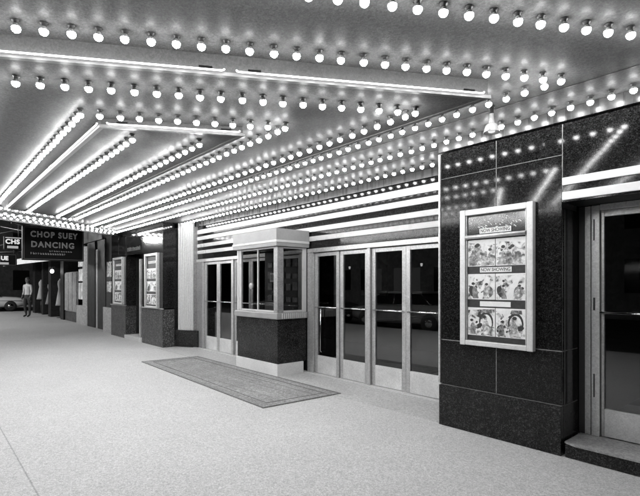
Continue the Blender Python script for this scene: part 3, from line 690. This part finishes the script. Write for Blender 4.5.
# canopy edge running along the far shops
aw = thing('shop_awning', 'pale canvas awning sloping out over the far shop windows', 'awning', (0, 0, 0))
a_ = MB(); v = [(-33, 5.0, 3.24), (-24.3, 5.0, 3.24), (-24.3, 4.55, 3.0), (-33, 3.75, 2.98)]
top = [a_.bm.verts.new((x, y, z+.02)) for x, y, z in v]; bot = [a_.bm.verts.new(p) for p in v]
a_.bm.faces.new(top); a_.bm.faces.new(bot[::-1]); [a_.bm.faces.new((bot[i], bot[(i+1) % 4], top[(i+1) % 4], top[i])) for i in range(4)]
M_can = mat('awning_canvas', .8, .8, grain=.15, gscale=20)
a_.build('canvas', M_can, aw)
b_ = MB(); b_.prism([(-33, 3.72), (-24.3, 4.52), (-24.3, 4.545), (-33, 3.745)], 2.72, 3.0); b_.build('valance', M_can, aw)
MB().tube([(-33, 3.77, 2.97), (-24.3, 4.57, 2.98)], .02, 6).build('front_rail', M_sock, aw)

# signs under and beyond the marquee
def blade(name, lab, x, y0, y1, z0, zz, m=M_g3):
    t = thing(name, lab, 'sign', (x, (y0+y1)/2, z0)); h = (y1-y0)/2
    bx('sign_box', mat('black_sign_face', .006, .6, 0, .2), t, -.12, .12, -h, h, 0, zz-z0, bev=.02)
    e = MB()
    for a in (-h+.03, h-.05): e.box(.121, .13, a, a+.02, .04, zz-z0-.04)
    for a in (.03, zz-z0-.05): e.box(.121, .13, -h+.03, h-.03, a, a+.02)
    e.build('border_line', mat('dull_trim', .12, .5), t)
    MB().tube([(0, h-.1, zz-z0), (0, h-.1, zz-z0+.5)], .02, 6).build('hanger_rod', M_sock, t)
    return t
M_let = emat('faint_neon_letter', 1, .40); M_let2 = emat('dim_letter', 1, .14)
sx_ = -18.0
s1 = blade('restaurant_sign', 'dark hanging sign reading CHOP SUEY DANCING below the far marquee edge', sx_, 2.55, 4.40, 2.42, 3.55)
neon_letters('CHOP SUEY', .27, M_let, s1, (.14, 0.0, .86), EAST, sx=.86, space=1.2, r=.002)
neon_letters('DANCING', .27, M_let, s1, (.14, -.04, .52), EAST, sx=.92, space=1.2, r=.003)
m_ = MB(); rnd = random.Random(9)
for r_, (ya, yb, z, hh) in enumerate(((-.15, .55, .30, .045), (-.7, .3, .19, .075))):
    y = ya
    while y < yb:
        w = rnd.uniform(.012, .02); h_ = hh*rnd.uniform(.8, 1)
        m_.box(.121, .132, y, y+w, z, z+h_); m_.box(.121, .132, y+w, y+w+.03, z+rnd.choice((0, h_*.5, h_-.014)), z+rnd.choice((.014, h_*.5+.014, h_)))if 0 else m_.box(.121, .130, y+w+.001, y+w+.028, z+rnd.choice((0, h_*.45)), z+h_*.62)
        y += w+.055
m_.build('small_lettering', M_let2, s1)
s2 = blade('corner_sign', 'white-lettered sign reading CHS at the left of the restaurant sign', -22.0, 2.50, 3.10, 3.0, 3.52)
lettering('CHS', .25, emat('bright_letter', 1, .8), s2, (.14, -.02, .31), EAST, bold=.010, ext=.006, sx=.95, space=1.1)
bx('lit_bar', emat('lit_sign_bar', 1, .42), s2, .121, .135, -.2, .17, .05, .15); bx('lit_rim', emat('lit_sign_bar', 1, .42), s2, .121, .135, -.26, .27, .45, .49)
s3 = blade('lower_corner_sign', 'small lit sign reading UE below the white-lettered one', -24.0, 2.55, 3.2, 2.42, 2.95)
lettering('UE', .24, emat('bright_letter', 1, .8), s3, (.14, -.13, .32), EAST, bold=.012, ext=.006, sx=.9)
bx('lit_bar', emat('lit_sign_bar', 1, .42), s3, .121, .135, -.3, .02, .06, .15)

br = thing('sign_bracket', 'dark iron rods and guy wires holding the signs off the far wall', 'bracket', (0, 0, 0))
for i, (p, q, r_) in enumerate((((-19.5, 4.9, 4.3), (-19.2, 2.4, 3.75), .025), ((-19.5, 4.9, 3.1), (-19.2, 2.5, 3.75), .012), ((-22.3, 4.9, 4.4), (-22.0, 2.3, 3.6), .02), ((-21, 4.9, 3.4), (-22.0, 2.4, 3.9), .012), ((-24.2, 4.95, 3.2), (-24.0, 2.5, 3.0), .02), ((-25.5, 4.95, 4.2), (-24.0, 2.6, 3.3), .012))):
    MB().tube([p, q], r_, 6).build('rod', M_alud if i % 2 else M_sock, br)
# ------------------------------------------------------------------ floor mat
fm = thing('entrance_mat', 'long worn grey entrance mat with dark edging lying before the ticket booth', 'mat', (0, 0, 0))
C4 = [(-9.45, 3.40), (-4.86, 3.27), (-4.79, 4.56), (-9.35, 4.585)]
MB().prism(C4, .001, .009).build('mat_field', M_mat, fm)
e = MB(); cx, cy = -7.1, 3.95
def ins(k, d): 
    (x, y) = C4[k]; return (x+(d if x < cx else -d), y+(d if y < cy else -d))
for d0, d1 in ((0, .02), (.17, .18)):
    o_ = [ins(k, d0) for k in range(4)]; i_ = [ins(k, d1) for k in range(4)]
    for k in range(4):
        j = (k+1) % 4; e.prism([o_[k], o_[j], i_[j], i_[k]], .0095, .0135)
e.build('edging', M_matd, fm)

# ------------------------------------------------------------------ cars
def car(loc, rz, lab, v, name='parked_car'):
    c = thing(name, lab, 'car', loc, rz)
    paint = mat('car_paint_%d' % int(v*100), v, .25, 0, .5, coat=1)
    st = [(-2.55, .62, .42, .72), (-2.48, .80, .34, .86), (-2.1, .90, .28, .95), (-1.5, .93, .26, 1.0), (-.9, .94, .26, 1.0), (0, .94, .26, .99), (.8, .94, .26, .98), (1.3, .93, .26, .97), (1.9, .90, .28, .93), (2.35, .84, .34, .86), (2.55, .62, .42, .70)]
    mb = MB(); rings = []
    for x, w, zb, zt_ in st:
        h = zt_-zb
        half = [(0, zb), (w*.8, zb), (w*.97, zb+h*.15), (w, zb+h*.45), (w*.97, zb+h*.75), (w*.86, zb+h*.95), (w*.6, zt_+.01), (0, zt_+.03)]
        rg = half+[(-a, b) for a, b in half[-2:0:-1]]
        rings.append([mb.bm.verts.new((x, a, b)) for a, b in rg])
    for a, b in zip(rings, rings[1:]):
        n = len(a)
        for i in range(n): f = mb.bm.faces.new((a[i], a[(i+1) % n], b[(i+1) % n], b[i])); f.smooth = True
    mb.bm.faces.new(rings[0]); mb.bm.faces.new(rings[-1][::-1])
    mb.build('body', paint, c)
    def loft(st, nm, m, dz=0):
        mb = MB(); rings = []
        for x, w, z in st: rings.append([mb.bm.verts.new(p) for p in ((x, -w, z), (x, -w*.5, z+dz), (x, w*.5, z+dz), (x, w, z))])
        for a, b in zip(rings, rings[1:]):
            for i in range(3): mb.bm.faces.new((a[i], a[i+1], b[i+1], b[i]))
        return mb
    # greenhouse: windows below, roof on top
    lo = [(-1.55, -.80, .985), (1.05, -.80, .985), (1.05, .80, .985), (-1.55, .80, .985)]
    hi = [(-1.0, -.64, 1.40), (.45, -.64, 1.42), (.45, .64, 1.42), (-1.0, .64, 1.40)]
    g_ = MB(); L_ = [g_.bm.verts.new(p) for p in lo]; H_ = [g_.bm.verts.new(p) for p in hi]
    for i in range(4): g_.bm.faces.new((L_[i], L_[(i+1) % 4], H_[(i+1) % 4], H_[i]))
    g_.bm.faces.new(H_)
    g_.build('windows', mat('car_glass', .01, .03, 0, .8), c)
    r_ = MB(); r_.box(-1.08, .53, -.68, .68, 1.395, 1.50, bev=.05); r_.build('roof', paint, c)
    tr = MB()
    for s in (-1, 1):
        for a, b in ((0, 0), (1, 1)): 
            tr.tube([(lo[a][0], s*.80, .99), (hi[b][0], s*.645, 1.41)], .018, 6)
        tr.tube([(-1.5, s*.815, .995), (1.05, s*.815, .995)], .016, 6); tr.tube([(-1.0, s*.66, 1.41), (.45, s*.66, 1.42)], .016, 6)
        tr.tube([(-.3, s*.805, .99), (-.3, s*.65, 1.41)], .018, 6); tr.tube([(-2.3, s*.93, .72), (2.2, s*.93, .70)], .014, 6)
    tr.build('chrome_trim', M_chrome, c)
    for s in (-1, 1):
        for x in (-1.55, 1.55):
            w = MB(); w.lathe([(.20, -.09), (.33, -.09), (.35, -.05), (.35, .05), (.33, .09), (.20, .09)], (0, 0, 0), 24, axis='y'); wo_ = w.build('tyre', M_rubber, c, (x, s*.86, .35))
            MB().lathe([(0, -.1*1), (.10, -.10), (.19, -.085), (.20, .085), (.10, .1), (0, .1)], (0, 0, 0), 20, axis='y').build('hubcap', M_chrome, wo_)
        MB().lathe([(0, .06), (.07, .05), (.10, .0), (.10, -.06)], (0, 0, 0), 16, axis='x').build('headlight', mat('lamp_glass', .7, .1), c, (2.46, s*.62, .72))
        MB().lathe([(.05, .05), (.06, 0), (.03, -.06), (0, -.07)], (0, 0, 0), 12, axis='x').build('tail_light', mat('tail_glass', .2, .1), c, (-2.47, s*.68, .72))
    for s in (-1, 1): MB().tube([(s*2.45, -.95, .46), (s*2.66, -.8, .46), (s*2.72, 0, .46), (s*2.66, .8, .46), (s*2.45, .95, .46)], .055, 8).build('bumper', M_chrome, c)
    m_ = MB()
    for i in range(5): m_.tube([(2.53-.0*i, -.42, .52+i*.045), (2.53, .42, .52+i*.045)], .012, 6)
    m_.build('grille', M_chrome, c)
    return c
car((-11.3, -3.85, -.14), R(180), 'grey sedan parked at the kerb, seen mirrored in the glass doors', .24)
car((-17.2, -3.8, -.14), R(180), 'dark sedan parked at the kerb behind the grey one', .08)
car((-37.6, 3.0, -.14), R(90), 'pale sedan on the cross street beyond the last shop', .75)

# ------------------------------------------------------------------ buildings around
def block(name, lab, x0, x1, y0, y1, h, face, v, seed, lit=.12):
    t = thing(name, lab, 'building', (0, 0, 0)); bx('wall', mat('masonry_%d' % int(v*100), v, .85, grain=.3, gscale=6, blot=.2), t, x0, x1, y0, y1, 0-.14, h)
    rnd = random.Random(seed); z = 1.2; k = 0
    while z < h-2:
        a, b = (x0, x1) if face == 'y' else (y0, y1); u = a+1
        while u < b-1.6:
            m = emat('lit_window', 1, .12) if rnd.random() < lit else mat('dark_window', .01, .1)
            if face == 'y': w_ = MB().box(u, u+1.2, y1, y1+.03, z, z+1.7)
            else: w_ = MB().box(x1, x1+.03, u, u+1.2, z, z+1.7)
            w_.build('window', m, t); u += 2.4
        z += 3.2
    return t
block('opposite_building', 'dim building across the street with a few lit windows', -30, 4, -24, -17, 11, 'y', .15, 2, .2)
block('corner_building', 'dark building on the far side of the cross street', -70, -47, 2.6, 20, 12, 'x', .06, 4, .0)
# ------------------------------------------------------------------ the man on the far sidewalk
def person(loc, rz, lab, scale):
    t = thing('person', lab, 'person', loc, rz)
    J = {'pel': (0, 0, .94, .125, .10), 'waist': (0, .0, 1.08, .12, .09), 'chest': (0, .01, 1.30, .155, .11), 'neckb': (0, 0, 1.46, .075, .065), 'neck': (0, -.005, 1.53, .05, .05),
         'chin': (0, -.015, 1.59, .062, .07), 'head': (0, -.01, 1.67, .077, .092), 'top': (0, 0, 1.74, .06, .07)}
    E_ = [('pel', 'waist'), ('waist', 'chest'), ('chest', 'neckb'), ('neckb', 'neck'), ('neck', 'chin'), ('chin', 'head'), ('head', 'top')]
    for s, n in ((-1, 'l'), (1, 'r')):
        J.update({n+'hip': (s*.10, 0, .88, .095, .095), n+'knee': (s*.11, -.03 if s < 0 else .02, .49, .062, .062), n+'ank': (s*.11, .05 if s < 0 else .0, .10, .042, .045), n+'toe': (s*.125, -.14 if s > 0 else -.10, .045, .04, .035),
                  n+'sh': (s*.18, 0, 1.42, .06, .06), n+'el': (s*.225, .03 if s < 0 else -.01, 1.16, .042, .042), n+'wr': (s*.215, -.06, .93, .028, .026), n+'palm': (s*.21, -.085, .865, .032, .016)})
        E_ += [('pel', n+'hip'), (n+'hip', n+'knee'), (n+'knee', n+'ank'), (n+'ank', n+'toe'), ('chest', n+'sh'), (n+'sh', n+'el'), (n+'el', n+'wr'), (n+'wr', n+'palm')]
        for k in range(4):
            b = n+'f%d' % k; y = -.085-.022+.0145*k; ln = (.07, .08, .076, .058)[k]
            J[b+'a'] = (s*.211, y, .845, .010, .010); J[b+'b'] = (s*.206, y-.003, .845-ln*.5, .009, .009); J[b+'c'] = (s*.195, y-.008, .845-ln*.9, .008, .008)
            E_ += [(n+'palm', b+'a'), (b+'a', b+'b'), (b+'b', b+'c')]
        J[n+'t1'] = (s*.20, -.118, .875, .011, .011); J[n+'t2'] = (s*.188, -.135, .845, .009, .009); E_ += [(n+'palm', n+'t1'), (n+'t1', n+'t2')]
    ks = list(J); me = bpy.data.meshes.new('body'); me.from_pydata([J[k][:3] for k in ks], [(ks.index(a), ks.index(b)) for a, b in E_], [])
    o = bpy.data.objects.new('body', me); COL.objects.link(o)
    m = o.modifiers.new('skin', 'SKIN'); m.branch_smoothing = .4
    for i, k in enumerate(ks): me.skin_vertices[0].data[i].radius = J[k][3:]
    me.skin_vertices[0].data[0].use_root = True
    o.modifiers.new('sub', 'SUBSURF').levels = 2
    dg = bpy.context.evaluated_depsgraph_get(); dg.update(); m2 = bpy.data.meshes.new_from_object(o.evaluated_get(dg)); bpy.data.objects.remove(o)
    skin = mat('skin', .12, .6); shirt = mat('white_shirt', .55, .85, 0, .1); tr = mat('dark_trousers', .03, .8); shoe = mat('black_shoes', .015, .3)
    m2.materials.clear(); [m2.materials.append(q) for q in (skin, shirt, tr, shoe)]
    for p in m2.polygons:
        c = p.center; p.use_smooth = True
        arm = abs(c.x) > .17
        if c.z > 1.49: k = 0
        elif arm and c.z < .97 and c.z > .7: k = 0
        elif c.z > 1.0: k = 1
        elif c.z > .09: k = 2
        else: k = 3
        p.material_index = k
    b = bpy.data.objects.new('body', m2); COL.objects.link(b); b.parent = t
    h = MB(); h.lathe([(.0, 1.775), (.05, 1.768), (.083, 1.735), (.09, 1.69), (.086, 1.65), (.07, 1.64)], (0, .014, 0), 16); h.build('hair', mat('dark_hair', .02, .6), t)
    f = MB()
    for s in (-1, 1):
        f.lathe([(0, .008), (.010, .004), (.012, 0)], (s*.03, -.098, 1.675), 8, mat('eye', .05, .3)); f.lathe([(0, .02), (.014, .012), (.018, -.015), (0, -.02)], (s*.083, .0, 1.665), 8, skin)
    f.lathe([(0, .025), (.008, .015), (.014, -.02), (0, -.024)], (0, -.108, 1.65), 8, skin); f.box(-.022, .022, -.100, -.09, 1.607, 1.614, mat('mouth', .15, .5))
    f.build('face', skin, t)
    t.scale = (scale,)*3
    return t
person((-26.6, 4.0, 0), R(35), 'man in white shirt and dark trousers standing on the far sidewalk', 1.12)
